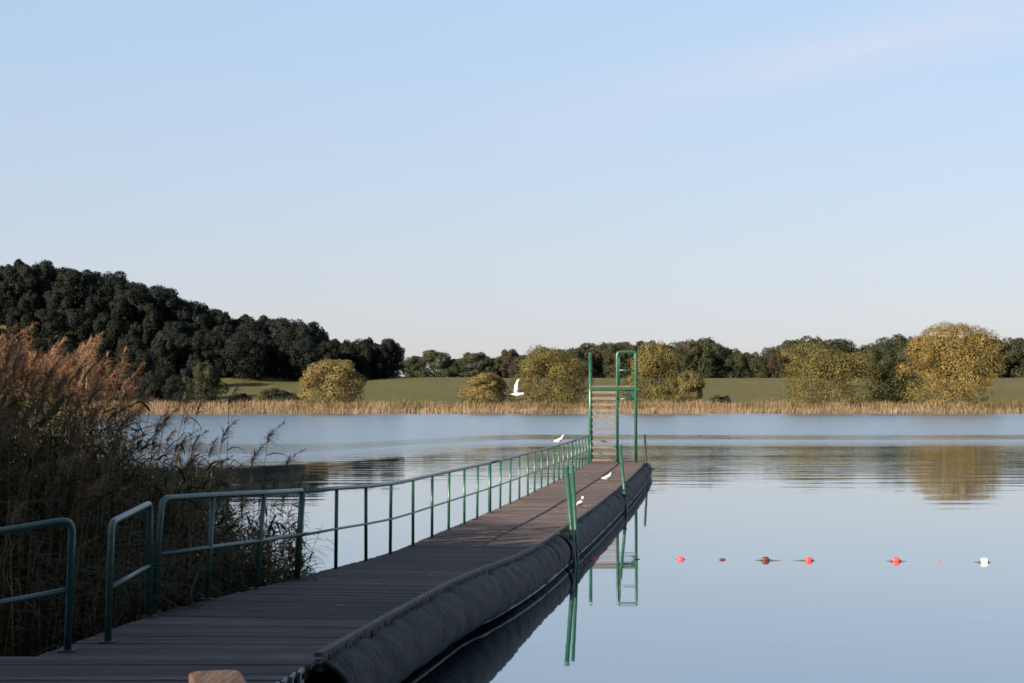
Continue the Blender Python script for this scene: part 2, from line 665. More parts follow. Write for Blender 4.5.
def dome_lobes(w, h, rg, k=14, base=0.12, dep=None, sharp=1.0):
    """lobes of mixed size that fill a dome of width w, height h"""
    dep = dep or w
    out = [(0, 0, h * 0.47, w * 0.30, dep * 0.30, h * 0.40)]
    k = int(k * 2.2)
    f1, f2, f3 = rg.uniform(0, 6.28, 3)
    for i in range(k):
        a = 2.399 * i + rg.uniform(-0.4, 0.4)
        t = (i + 0.5) / k
        z = base + (0.99 - base) * t
        rad = math.sqrt(max(0.0, 1 - (max(0, (z - 0.36)) / 0.66) ** 2)) ** sharp * (0.75 + 0.25 * min(1, z / 0.3))
        rad *= rg.uniform(0.66, 1.12) * (1 + 0.13 * math.sin(2 * a + f1) + 0.12 * math.sin(5.5 * z + a + f2))
        s = rg.uniform(0.08, 0.24) if t < 0.8 else rg.uniform(0.10, 0.18)
        sz = s * h * rg.uniform(0.65, 1.15)
        rr = max(0.0, rad * 0.5 - s * 0.7)
        zz = min(z * h, h * (1 - 0.10 * (1 + math.sin(a + f3)) * rg.uniform(0, 1)) - sz * 0.9)
        out.append((math.cos(a) * rr * w, math.sin(a) * rr * dep, zz, s * w, s * dep, sz))
    return out


def trunk_mesh(h, r, rg, limbs=5, spread=0.3, w=8):
    b = MB()
    lean = rg.normal(size=2) * 0.03 * h
    top = Vector((lean[0], lean[1], h * 0.62))
    pts = [Vector((0, 0, -0.6)), Vector((0, 0, 0.05 * h)), Vector((lean[0] * 0.4, lean[1] * 0.4, 0.3 * h)), top]
    b.tube(pts, [r * 1.35, r, r * 0.75, r * 0.3], 7)
    for i in range(limbs):
        a = 2.4 * i + rg.uniform(0, 0.6)
        z0 = h * rg.uniform(0.16, 0.4)
        s = Vector((lean[0] * 0.4, lean[1] * 0.4, z0))
        e = Vector((math.cos(a) * w * spread, math.sin(a) * w * spread, z0 + h * rg.uniform(0.2, 0.38)))
        mid = s.lerp(e, 0.5) + Vector((0, 0, -h * 0.03))
        b.tube([s, mid, e], [r * 0.5, r * 0.35, r * 0.12], 6)
    return b


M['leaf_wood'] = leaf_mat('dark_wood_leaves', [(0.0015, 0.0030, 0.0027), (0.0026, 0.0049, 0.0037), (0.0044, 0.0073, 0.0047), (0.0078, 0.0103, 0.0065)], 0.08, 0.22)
M['leaf_ridge'] = leaf_mat('ridge_leaves', [(0.0098, 0.0137, 0.0084), (0.0181, 0.0231, 0.0114), (0.0293, 0.0318, 0.0153), (0.0523, 0.0419, 0.0199)], 0.15, 0.2)
M['leaf_gold'] = leaf_mat('golden_willow_leaves', [(0.0499, 0.0411, 0.0126), (0.0949, 0.0712, 0.0207), (0.1347, 0.0958, 0.0287), (0.1746, 0.1203, 0.0430)], 0.25, 0.35)
M['leaf_olive'] = leaf_mat('olive_leaves', [(0.0303, 0.0319, 0.0106), (0.0551, 0.0510, 0.0158), (0.0826, 0.0683, 0.0212), (0.1102, 0.0839, 0.0265)], 0.22, 0.3)
M['leaf_green'] = leaf_mat('green_leaves', [(0.0110, 0.0184, 0.0073), (0.0220, 0.0306, 0.0098), (0.0367, 0.0416, 0.0134), (0.0551, 0.0520, 0.0172)], 0.2, 0.35)
M['leaf_ochre'] = leaf_mat('ochre_leaves', [(0.0578, 0.0513, 0.0199), (0.0953, 0.0770, 0.0286), (0.1270, 0.0963, 0.0357), (0.1618, 0.1187, 0.0477)], 0.22, 0.4)
M['leaf_brown'] = leaf_mat('brown_leaves', [(0.0126, 0.0122, 0.0082), (0.0216, 0.0183, 0.0110), (0.0306, 0.0245, 0.0137), (0.0396, 0.0306, 0.0159)], 0.15, 0.4)


def tree(name, label, cat, px, y, top_px, width_px, leafm, n, leaf, seed, base_px=None, group=None, k=14, base=0.1, sharp=1.0, dep=None, trunk_r=0.35, limbs=5, shell=(0.62, 1.06)):
    rg = np.random.default_rng(seed)
    x = (px - 512) / FPX * y
    z0 = float(H(x, y))
    h = CAMZ - (top_px - 403) / FPX * y - z0
    w = width_px / FPX * y
    t = thing(name, label, cat, (x, y, z0), 0, group)
    P, N = crown_points(dome_lobes(w, h, rg, k, base, dep or w, sharp), n, rg, shell)
    sel = P[:, 2] > 0.02 * h
    obj('crown', quads_mesh('crown', leaf_quads(P[sel], N[sel], leaf, rg)), leafm, t)
    trunk_mesh(h, trunk_r, rg, limbs, 0.3, w).build('trunk', M['bark'], t)
    return t


M['leaf_dark'] = leaf_mat('dark_bush_leaves', [(0.007, 0.010, 0.006), (0.013, 0.017, 0.008), (0.021, 0.024, 0.011), (0.033, 0.033, 0.015)], 0.12, 0.35)

# single trees and bushes along the far bank, from one end of the bank to the other
tree('bush', 'dark green rounded bush standing beside the reed plumes in front of the dark wood', 'bush', 204, 452, 361, 40, M['leaf_dark'], 14688, 0.37, 11, k=10, base=0.08)
tree('scrub', 'low dark scrub on the bank between the dark green bush and the pale gold bush', 'bush', 279, 452, 388, 44, M['leaf_dark'], 10098, 0.37, 12, k=10, base=0.08, trunk_r=0.15)
tree('bush', 'broad pale gold bush alone in front of the meadow and dark wood', 'bush', 334, 450, 359.5, 71, M['leaf_ochre'], 34425, 0.37, 13, k=18, base=0.1, trunk_r=0.3)
tree('bush', 'low rounded golden bush just beyond the flying gull', 'bush', 487, 452, 373, 50, M['leaf_ochre'], 19278, 0.37, 14, k=12, base=0.08, trunk_r=0.2)
tree('willow_tree', 'wide yellow green tree between the low golden bush and the diving tower', 'tree', 550, 455, 346, 84, M['leaf_olive'], 43605, 0.37, 15, k=20, base=0.08)
tree('willow_tree', 'upright olive tree seen directly behind the diving tower guard rail', 'tree', 653, 456, 342, 54, M['leaf_olive'], 27540, 0.37, 16, k=16, base=0.08, dep=11)
tree('bush', 'small round olive bush on the bank just past the diving tower', 'bush', 688, 452, 371, 42, M['leaf_olive'], 16065, 0.37, 27, k=12, base=0.08, trunk_r=0.2)
tree('willow_tree', 'very wide flat topped olive tree beside the bright meadow', 'tree', 825, 454, 343, 98, M['leaf_olive'], 50490, 0.37, 18, k=24, base=0.1, sharp=0.7)
tree('alder_tree', 'smaller green tree filling the gap between the wide olive tree and the golden willow', 'tree', 891, 458, 360, 44, M['leaf_green'], 16524, 0.37, 19, k=12, base=0.05)
tree('willow_tree', 'tallest golden willow on the far bank mirrored in the lake', 'tree', 951, 452, 323, 90, M['leaf_gold'], 61965, 0.37, 20, k=26, base=0.08, sharp=1.0, trunk_r=0.5)
tree('scrub', 'low brown scrub at the meadow edge below the dark wood', 'bush', 240, 462, 393, 26, M['leaf_brown'], 900, 0.5, 21, k=7, base=0.1, trunk_r=0.12)
tree('scrub', 'small brown scrub at the foot of the bright meadow beside the round olive bush', 'bush', 722, 456, 395, 24, M['leaf_brown'], 800, 0.5, 22, k=7, base=0.1, trunk_r=0.12)

# trees standing apart in the gap between the wood and the ridge
for i, (px, top, w_, lab, sd) in enumerate([
        (414, 356, 26, 'small dark tree closing the end of the hillside wood', 31),
        (434, 350, 40, 'dark broad tree on the skyline just past the hillside wood', 32),
        (455, 359, 30, 'low dark tree in the dip of the skyline between two taller ones', 36),
        (473, 352, 36, 'feathery grey green tree on the skyline beyond the meadow crest', 33),
        (494, 357, 30, 'pointed dark tree on the skyline above the low golden bush', 34),
        (510, 349, 30, 'brownish tree on the skyline at the shoulder of the yellow green tree', 35)]):
    tree('skyline_tree', lab, 'tree', px, 690, top, w_, M['leaf_brown'] if i == 5 else M['leaf_ridge'], 17000, 0.5, sd, k=13, base=-0.05, group='trees on the skyline past the meadow', limbs=4)


# the wood on the hill and the trees of the ridge: a few kinds copied
def proto(h, w, leafm, n, leaf, seed, name, label, cat, group, base=0.1, k=13, sharp=1.0):
    rg = np.random.default_rng(seed)
    t = thing(name, label, cat, (0, 0, 0), 0, group)
    P, N = crown_points(dome_lobes(w, h, rg, k, base, w, sharp), n, rg)
    sel = P[:, 2] > 0.03 * h
    obj('crown', quads_mesh('crown', leaf_quads(P[sel], N[sel], leaf, rg)), leafm, t)
    trunk_mesh(h, 0.3, rg, 4, 0.28, w).build('trunk', M['bark'], t)
    return t, h


def scatter(protos, spots):
    used = set()
    for i, (x, y, h, rz) in enumerate(spots):
        k = int(rng.integers(len(protos)))
        p, hh = protos[k]
        o = p if k not in used else copy_tree(p)
        used.add(k)
        s = h / hh
        o.location = (x, y, float(H(x, y)) - 0.2)
        o.rotation_euler = (0, 0, rz)
        o.scale = (s * rng.uniform(0.9, 1.15), s * rng.uniform(0.9, 1.15), s)


lab_w = 'dark leafy tree of the closed wood that covers the hillside'
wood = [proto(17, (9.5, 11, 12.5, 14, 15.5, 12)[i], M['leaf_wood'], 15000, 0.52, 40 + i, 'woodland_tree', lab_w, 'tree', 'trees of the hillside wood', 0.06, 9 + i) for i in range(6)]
spots = []
for row, y in enumerate([548, 560, 574, 590, 608]):
    x = -215.0 + 3 * (row % 2)
    while x < (-37 if row < 3 else -44):
        yy = y + rng.uniform(-4, 4)
        spots.append((x + rng.uniform(-2, 2), yy, rng.uniform(11.0, 13.0) if x > -48 else rng.uniform(11.8, 15.0) if x > -68 else rng.uniform(14.5, 19.0), rng.uniform(0, 6.28)))
        x += 7.2 if row < 3 else 9
for y, xa, xb in ((520, -104, -74), (531, -98, -56), (541, -92, -40)):
    for x in np.arange(xa, xb, 6.5):
        spots.append((x + rng.uniform(-1.5, 1.5), y + rng.uniform(-2, 2), rng.uniform(11.5, 14.0), rng.uniform(0, 6.28)))
for row, y in enumerate([476, 492, 508, 524, 536]):       # the wood comes down to the bank at its far end
    x = -190.0
    while x < (-106 + row * 3):
        spots.append((x + rng.uniform(-2, 2), y + rng.uniform(-4, 4), rng.uniform(12, 15), rng.uniform(0, 6.28)))
        x += 9.5
for px, y, h in ((196, 500, 11), (205, 520, 12), (214, 535, 12.5), (222, 548, 13), (188, 478, 9.5), (176, 462, 9), (164, 466, 11), (150, 462, 10), (230, 552, 13), (182, 520, 13), (199, 545, 14)):
    spots.append(((px - 512) / FPX * y, y, h, rng.uniform(0, 6.28)))
scatter(wood, spots)

lab_r = 'autumn dark tree in the row along the low ridge behind the far bank'
ridge = [proto(15, 13 + i, M['leaf_ridge'], 12000, 0.55, 60 + i, 'ridge_tree', lab_r, 'tree', 'trees along the low ridge', 0.03) for i in range(4)]
ridge.append(proto(15, 12, M['leaf_brown'], 10000, 0.55, 66, 'ridge_tree', lab_r, 'tree', 'trees along the low ridge', 0.03))
sky_px = [515, 560, 600, 640, 672, 690, 712, 735, 752, 775, 792, 815, 842, 865, 880, 905, 930, 960, 985, 1000, 1024, 1080]
sky_y = [352, 348, 341, 338, 343, 339, 337, 345, 351, 347, 337, 335, 337, 345, 338, 334, 331, 334, 333, 337, 335, 335]
spots = []
for row, y in enumerate([662, 684, 712]):
    px = 518 + 5 * row
    while px < 1075:
        x = (px - 512) / FPX * y
        top = np.interp(px, sky_px, sky_y) + rng.uniform(-1, 5) + 2 * (2 - row)
        h = CAMZ - (top - 403) / FPX * y - float(H(x, y))
        spots.append((x, y + rng.uniform(-6, 6), h, rng.uniform(0, 6.28)))
        px += rng.uniform(17, 24)
scatter(ridge, spots)

# shore trees behind the camera: their shade lies over the landing and the reeds
lab_s = 'leafy shore tree on the near bank shading the landing'
shade = [proto(12, 9, M['leaf_green'], 26000, 0.6, 80 + i, 'shore_tree', lab_s, 'tree', 'shore trees on the near bank', 0.05, 18) for i in range(2)]
SHADE = [(-26.2, -3.0, 13.2), (-30.8, -3.7, 14.0), (-34, -3.1, 13.8), (-37.1, -2.4, 13.7), (-39.7, 0.6, 12.6), (-36, 3, 11.5), (-35, -9, 15.6), (-38.5, -8, 15.2), (-31, -9.5, 15.0),
         (-42, -5, 13.8), (-9, -18, 14.5), (-1, -14, 14), (8, -12, 13), (16, -10, 12), (24, -6, 12)]
scatter(shade, [(x, y, h, 0.7 * i) for i, (x, y, h) in enumerate(SHADE)])


# ------------------------------------------------------------------ reed belt on the far bank
def far_reeds():
    rg = np.random.default_rng(5)
    n = 62000
    x = rg.uniform(-215, 200, n)
    d = rg.uniform(-6.0, 9, n)
    d += 1.6 * np.sin(x / 5.3) * (d < -3)
    y = shore(x) + d
    z = np.maximum(H(x, y), -0.3)
    patch = 0.5 + 0.5 * np.sin(x / 8.1 + np.sin(x / 2.9)) * np.sin(x / 15.7 + 2)
    front = d < -1.5
    h = np.where(front, rg.uniform(0.7, 1.9, n), rg.uniform(1.0, 2.6, n) + 0.7 * patch) + 0.3 * rg.normal(size=n)
    h = np.clip(h, 0.3, 4.2)
    w = rg.uniform(0.05, 0.13, n)
    a = rg.uniform(-0.9, 0.9, n)
    dx, dy = np.cos(a) * w / 2, np.sin(a) * w / 2
    lx, ly = rg.normal(size=n) * 0.38 + 0.15, rg.normal(size=n) * 0.35
    q = np.zeros((n, 4, 3))
    q[:, 0] = np.stack([x - dx, y - dy, z - 0.2], 1)
    q[:, 1] = np.stack([x + dx, y + dy, z - 0.2], 1)
    q[:, 2] = np.stack([x + lx + dx * 0.5, y + ly + dy * 0.5, z + h], 1)
    q[:, 3] = np.stack([x + lx - dx * 0.5, y + ly - dy * 0.5, z + h], 1)
    p_ol = np.where(front, 0.10, 0.38 + 0.35 * (np.sin(x / 9.0 + np.sin(x / 3.1)) > 0.3)) + 0.25 * ss(80, 110, x)
    o = obj('reed_belt', quads_mesh('reed_belt', q, (rg.uniform(size=n) < p_ol).astype(int)), [M['reed_tan'], M['reed_olive']])
    o['kind'] = 'stuff'
    tag(o, 'tan reed belt along the whole waterline of the far bank', 'reeds')


M['reed_tan'] = leaf_mat('dry_reed', [(0.0867, 0.0558, 0.0316), (0.1377, 0.0967, 0.0597), (0.1836, 0.1349, 0.0877), (0.2244, 0.1759, 0.1262)], 0.25, 0.12)
M['reed_olive'] = leaf_mat('olive_reed', [(0.0344, 0.0323, 0.0140), (0.0632, 0.0528, 0.0211), (0.0918, 0.0704, 0.0316), (0.1148, 0.0821, 0.0386)], 0.25, 0.12)
far_reeds()


# ------------------------------------------------------------------ near reeds
M['reed_stem'] = leaf_mat('reed_stem', [(0.0720, 0.0540, 0.0252), (0.1368, 0.1008, 0.0540), (0.2016, 0.1512, 0.0864)], 0.0, 0.6)
M['reed_leaf'] = leaf_mat('reed_leaf', [(0.0134, 0.0161, 0.0062), (0.0246, 0.0258, 0.0098), (0.0402, 0.0334, 0.0134), (0.0670, 0.0469, 0.0223)], 0.3, 0.6)
M['reed_plume'] = leaf_mat('reed_plume', [(0.0717, 0.0400, 0.0232), (0.1363, 0.0754, 0.0422), (0.2008, 0.1197, 0.0697), (0.2582, 0.1772, 0.1160)], 0.3, 0.9)


def strip(p0, d0, ln, w, seg, drop, rg, side=None):
    """a ribbon that starts at p0 in direction d0 and bends down; returns quads"""
    p = np.array(p0, float)
    d = np.array(d0, float)
    d /= np.linalg.norm(d)
    side = np.cross(d, [0, 0, 1.0]) if side is None else side
    if np.linalg.norm(side) < 1e-3:
        side = np.array([1.0, 0, 0])
    side = side / np.linalg.norm(side)
    tw = rg.uniform(-0.6, 0.6)
    up = np.cross(side, d)
    side = side * math.cos(tw) + up * math.sin(tw)
    out = []
    for i in range(seg):
        t0, t1 = i / seg, (i + 1) / seg
        w0 = w * (1 - t0) ** 0.7 * (0.6 + 0.4 * min(1, t0 * 4))
        w1 = w * max(0.02, (1 - t1)) ** 0.7
        q = p + d * ln / seg
        out.append([p - side * w0 / 2, p + side * w0 / 2, q + side * w1 / 2, q - side * w1 / 2])
        p = q
        d = d + np.array([0, 0, -drop / seg])
        d /= np.linalg.norm(d)
    return out


def reed_shape(h, rg, plume=True, nleaf=11):
    """quads of stem, leaves and plume of one reed of height h, wind from one side"""
    lean = rg.uniform(-0.05, 0.16) * h
    ang = rg.uniform(-0.7, 0.7)
    bx, by = lean * math.cos(ang), lean * math.sin(ang)

    def sp(t):
        return np.array([bx * t * t, by * t * t, h * t])
    st, lf, pl = [], [], []
    r = 0.0065
    for i in range(6):
        a, b = sp(i / 6 * 0.97), sp((i + 1) / 6 * 0.97)
        for q in range(3):
            c0 = np.array([math.cos(2.09 * q), math.sin(2.09 * q), 0]) * r * (1 - 0.5 * i / 6)
            c1 = np.array([math.cos(2.09 * (q + 1)), math.sin(2.09 * (q + 1)), 0]) * r * (1 - 0.5 * i / 6)
            st.append([a + c0, a + c1, b + c1, b + c0])
    for i in range(nleaf):
        t = 0.15 + 0.78 * (i + rg.uniform(0, 0.8)) / nleaf
        az = rg.normal() * 0.9 + (0 if rg.uniform() < 0.68 else math.pi)
        el = rg.uniform(0.1, 1.05)
        d = [math.cos(az) * math.cos(el), math.sin(az) * math.cos(el), math.sin(el)]
        lf += strip(sp(t), d, rg.uniform(0.36, 0.74), rg.uniform(0.026, 0.052), 5, rg.uniform(0.8, 2.8), rg)
    if plume:
        L = rg.uniform(0.28, 0.42)
        az0 = rg.normal() * 0.5
        nod = rg.uniform(0.25, 0.75)
        for i in range(90):
            t = rg.uniform()
            p = sp(0.97) + np.array([nod * L * t * t * math.cos(az0), nod * L * t * t * math.sin(az0), t * L * (0.9 - 0.25 * nod)])
            az = az0 + rg.normal() * 1.0
            el = rg.uniform(0.15, 1.2)
            d = [math.cos(az) * math.cos(el), math.sin(az) * math.cos(el), math.sin(el)]
            pl += strip(p, d, L * (0.66 - 0.42 * t) * rg.uniform(0.6, 1.15), 0.010, 3, rg.uniform(0.8, 2.6), rg)
    return np.array(st), np.array(lf), np.array(pl) if pl else np.zeros((0, 4, 3))


def deck_left(y):
    q = y - 19.5
    return -2.407 + 0.143 * q - 0.00046 * q * q


def reed_edge(y):
    """lake side limit of the reed bed"""
    return np.where(y < 23.5, deck_left(np.asarray(y, float)) - 0.75 - 0.05 * np.abs(y - 20), -2.75 - 0.42 * (y - 23.5))


def near_reeds():
    rg = np.random.default_rng(9)
    lib = [reed_shape(3.0, rg) for _ in range(14)] + [reed_shape(3.0, rg, False, 17) for _ in range(8)]
    Q, MI = [], []
    count = 0

    def put(x, y, h, k):
        sc = h / 3.0
        z0 = max(-0.35, float(H(x, y)) - 0.1)
        a = rg.normal() * 0.5
        ca, sa = math.cos(a), math.sin(a)
        for mi, part in enumerate(lib[k]):
            if len(part):
                p = part * np.array([0.6 + 0.4 * sc, 0.6 + 0.4 * sc, sc])
                q = np.empty_like(p)
                q[..., 0] = p[..., 0] * ca - p[..., 1] * sa + x
                q[..., 1] = p[..., 0] * sa + p[..., 1] * ca + y
                q[..., 2] = p[..., 2] + z0
                Q.append(q)
                MI.append(np.full(len(q), mi))
    while count < 2200:
        y = rg.uniform(15.3, 31)
        x = rg.uniform(-13, -1.5)
        e = float(reed_edge(y))
        d = e - x
        if d < 0 or x < -0.36 * y - 1 or rg.uniform() > 0.45 + 0.5 * d:
            continue
        if y < 16.3 and x > -3.2:
            continue
        back = float(ss(1.7, 2.9, d))
        h = 1.80 + 0.30 * min(d, 1.8) + 1.10 * back + rg.normal() * 0.22
        plume = rg.uniform() < 0.10 + 0.38 * back
        k = int(rg.integers(14)) if plume else 14 + int(rg.integers(8))
        if not plume:
            h *= rg.uniform(0.6, 0.93)
        put(x, y, h, k)
        count += 1
    for _ in range(420):       # low leafy shoots beside the railing
        y = rg.uniform(15.6, 20.7)
        x = float(deck_left(y)) - 0.25 - abs(rg.normal()) * 0.55 - (0.35 if y < 19 else 0)
        put(x, y, rg.uniform(0.7, 1.75), 14 + int(rg.integers(8)))
    o = obj('reed_bed', quads_mesh('reed_bed', np.concatenate(Q), np.concatenate(MI)), [M['reed_stem'], M['reed_leaf'], M['reed_plume']])
    o['kind'] = 'stuff'
    tag(o, 'dense brown and green reed bed beside the landing and railing', 'reeds')


near_reeds()


def single_reed(px, top_px, y, label, seed, group=None):
    rg = np.random.default_rng(seed)
    x = (px - 512) / FPX * y
    z0 = max(-0.35, float(H(x, y)) - 0.1)
    h = CAMZ - (top_px - 403) / FPX * y - z0 - 0.27
    st, lf, pl = reed_shape(h, rg)
    t = thing('reed', label, 'reed', (x - 0.08 * h, y, z0), 0, group)
    obj('stem', quads_mesh('stem', st), M['reed_stem'], t)
    obj('foliage', quads_mesh('foliage', lf), M['reed_leaf'], t)
    obj('plume', quads_mesh('plume', pl), M['reed_plume'], t)


single_reed(141, 355, 19.5, 'tall single reed with an upright brown plume clear against the dark wood', 101)
single_reed(106, 349, 19.0, 'reed with a bushy plume at the end of the thick mass of plumes', 102)
single_reed(246, 376, 21.0, 'reed with a pale tan plume leaning out towards the meadow', 103)
single_reed(175, 377, 20.5, 'reed with a reddish plume in front of the dark green bush', 104)
single_reed(191, 386, 20.3, 'shorter reed with a golden plume just below the dark green bush', 106)
single_reed(270, 417, 21.5, 'outermost reed of the bed with its plume against the open water', 105)
single_reed(222, 416, 21.0, 'reed with a drooping mauve brown plume against the bright water', 107)
for px, tp, y, sd in ((62, 340, 18.5, 111), (78, 352, 18.8, 112), (40, 338, 18.2, 113), (122, 382, 19.4, 114), (160, 398, 19.8, 115), (132, 402, 19.2, 116), (205, 430, 20.5, 117), (182, 424, 20.0, 118), (240, 440, 20.8, 119), (14, 334, 18.0, 120), (95, 368, 18.6, 121), (150, 418, 19.6, 122)):
    single_reed(px, tp, y, 'reed with a nodding brown plume rising out of the leafy top of the reed bed', sd, 'reeds with plumes above the reed bed')


# ------------------------------------------------------------------ jetty
def dz(y):
    return 0.75 - 0.17 * float(ss(18.2, 25.5, y)) - 0.03 * float(ss(26, 36, y))


def dr(y):
    return deck_left(y) + 1.80 + 0.15 * float(ss(13.6, 27.6, y)) + 0.06 * float(ss(35, 60, y))


def dl(y):
    return deck_left(y) - 0.06 - 0.42 * float(ss(19.5, 15.8, y)) * 1.0


JY0, JY1 = 13.3, 64.5
jetty = thing('jetty', 'long narrow plank jetty with a black float running out to the diving tower', 'jetty', (0, 0, 0))
b = MB()
y = 8.9
rj = random.Random(3)
while y < JY1:
    w = 0.142
    yc = y + w / 2
    a = Vector((deck_left(yc), yc, 0)) - Vector((deck_left(yc + 1), yc + 1, 0))
    ang = math.atan2(a.x, -a.y) * (1 if yc > 15 else 0.0)
    ang = -math.atan((deck_left(yc + .5) - deck_left(yc - .5))) * float(ss(13.5, 16, yc))
    left = -9.0 if yc < 13.45 else dl(yc)
    right = dr(yc)
    left += rj.uniform(-0.012, 0.012)
    right += rj.uniform(-0.012, 0.012)
    cx = (left + right) / 2
    rot = Matrix.Rotation(ang, 3, 'Z') @ Matrix.Rotation(rj.uniform(-0.007, 0.007), 3, 'X') @ Matrix.Rotation(rj.uniform(-0.002, 0.002), 3, 'Y')
    b.box((cx, yc, dz(yc) - 0.02 + rj.uniform(-0.0025, 0.0025)), (right - left, w - 0.008, 0.04), rot)
    y += w
deck_o = b.build('deck', M['deck'], jetty)

# bearers under the planks, along both sides and the middle
def along(off, y0, y1, z_off, w, h, step=1.0):
    v_ = []
    yy = y0
    ys_ = np.linspace(y0, y1, max(2, int((y1 - y0) / step)))
    for yq in ys_:
        x = off(yq)
        z = dz(yq) + z_off
        v_.append([(x - w / 2, yq, z), (x + w / 2, yq, z), (x + w / 2, yq, z - h), (x - w / 2, yq, z - h)])
    return np.array(v_)


def bar_mesh(name, V):
    me = grid_mesh(name, V, closed=True)
    bm = bmesh.new()
    bm.from_mesh(me)
    bm.verts.ensure_lookup_table()
    n = len(V)
    bm.faces.new([bm.verts[i] for i in (3, 2, 1, 0)])
    bm.faces.new([bm.verts[(n - 1) * 4 + i] for i in (0, 1, 2, 3)])
    bmesh.ops.recalc_face_normals(bm, faces=bm.faces[:])
    bm.to_mesh(me)
    bm.free()
    return me


for off, z0, hh in ((lambda q: dl(q) + 0.10, -0.045, 0.14), (lambda q: (dl(q) + dr(q)) / 2, -0.045, 0.14), (lambda q: dr(q) - 0.16, -0.045, 0.12)):
    obj('bearer', bar_mesh('bearer', along(off, JY0, JY1, z0, 0.09, hh)), M['dark_steel'], jetty)

joints = [JY0, 28.25, 42.6, 57.2, JY1 + 0.1]
kerb_m = noise_mat('kerb_board', (0.0223, 0.0184, 0.0164), (0.0645, 0.0546, 0.0496), 5, 0.65, 0.3, (8, 0.6, 8), 0.3)
for i in range(4):
    y0, y1 = joints[i] + 0.12, joints[i + 1] - 0.12
    obj('edge_board', bar_mesh('edge_board', along(lambda q: dr(q) - 0.03, y0, y1, 0.035, 0.07, 0.15)), kerb_m, jetty)
    # black round float under the edge
    rows = []
    nn = int((y1 - y0) / 0.11)
    rg = np.random.default_rng(200 + i)
    ph = rg.uniform(0, 6.28, 6)
    for j in range(nn + 1):
        yq = y0 + (y1 - y0) * j / nn
        xc, zc = dr(yq) - 0.09, dz(yq) - 0.33
        row = []
        for k in range(28):
            an = 2 * math.pi * k / 28
            fold = sum(a_ * max(0.0, math.sin(yq * f_ + 0.8 * math.sin(an * 2 + p_) + p_)) ** 3 for a_, f_, p_ in ((0.016, 5.1, ph[3]), (0.012, 8.7, ph[4]), (0.012, 2.3, ph[5])))
            rr = 0.292 - fold * (0.4 + 0.6 * max(0.0, math.sin(an))) + 0.010 * math.sin(an * 3 + yq * 2.1 + ph[0]) * math.sin(yq * 5.3 + an * 2 + ph[1]) + 0.003 * math.sin(yq * 9.1 + 2.2 * math.sin(an * 2 + ph[2]))
            e_ = min(j, nn - j) / max(1, nn) * (y1 - y0)
            if i == 3 and nn - j < 4:
                rr *= (1, 0.96, 0.85, 0.6)[3 - (nn - j)] if nn - j < 4 else 1
            row.append((xc + rr * math.cos(an), yq, zc + rr * math.sin(an)))
        rows.append(row)
    fl = obj('float', grid_mesh('float', np.array(rows), closed=True), M['float_skin'], jetty, True)
    md = fl.modifiers.new('wall', 'SOLIDIFY')
    md.thickness = 0.03
    # a pale seam close to the waterline
    s_ = MB()
    pts = []
    for yq in np.linspace(y0, y1, 40):
        zc = dz(yq) - 0.33
        zz = 0.075
        dx = math.sqrt(max(0.0, 0.315 ** 2 - (zz - zc) ** 2))
        pts.append((dr(yq) - 0.09 + dx, yq, zz))
    s_.tube(pts, 0.018, 6)
    s_.build('seam', M['seam'], jetty)
    # clamp bands round the float
    for yq in np.arange(y0 + 1.2, y1 - 0.5, 2.4):
        xc, zc = dr(yq) - 0.09, dz(yq) - 0.33
        bb = MB()
        bb.tube([(xc + 0.307 * math.cos(q), yq + 0.02 * math.sin(q * 2), zc + 0.307 * math.sin(q)) for q in np.linspace(-0.9, 1.35, 12)], 0.013, 6)
        bb.build('clamp_band', M['dark_steel'], jetty)

# slotted steel strip at the near end of the float
b = MB()
yq = 9.4
while yq < 12.6:
    b.box((dr(yq + 0.1) + 0.03, yq + 0.1, dz(yq) - 0.047), (0.022, 0.08, 0.06))
    b.box((dr(yq + 0.1) + 0.03, yq + 0.17, dz(yq) - 0.005), (0.028, 0.214, 0.026))
    b.box((dr(yq + 0.1) + 0.03, yq + 0.17, dz(yq) - 0.09), (0.028, 0.214, 0.03))
    yq += 0.21
b.build('slotted_strip', M['galvanised'], jetty)
b = MB()
xc, zc = dr(13.42) - 0.09, dz(13.42) - 0.33
b.tube([(xc + 0.307 * math.cos(q), 13.40, zc + 0.307 * math.sin(q)) for q in np.linspace(1.35, 3.6, 14)], 0.020, 6)
b.build('float_rim', M['galvanised'], jetty)

# posts driven beside the float that hold the jetty in place
POSTS = [((566.5, 467), (574, 565), 28.9, 0.04, 'thicker green mooring post of the close pair beside the jetty nearest the landing'),
         ((572.5, 466), (577, 563.5), 29.15, 0.03, 'thinner green mooring post of the close pair beside the jetty nearest the landing'),
         ((620, 445.5), (626, 510), 42.9, 0.04, 'single green mooring post at the jetty edge beyond the gulls'),
         ((644.5, 434.5), (647, 479), 60.5, 0.04, 'dark mooring post standing off the jetty end by the diving tower')]
for (tx, ty), (wx, wy_), yd, r_, lab in POSTS:
    top = at(tx, ty, yd)
    bot = Vector(((wx - 512) / FPX * yd, yd, 0))
    low = bot + (bot - top).normalized() * 2.4
    t = thing('mooring_post', lab, 'post', bot)
    MB().tube([low - bot, top - bot], r_, 12).build('pole', M['green_paint'] if 'dark' not in lab else M['dark_green'], t)
    MB().tube([top - bot - Vector((0, 0, 0.015)), top - bot + Vector((0, 0, 0.012))], r_ * 1.12, 12).build('cap', M['green_paint'] if 'dark' not in lab else M['dark_green'], t)
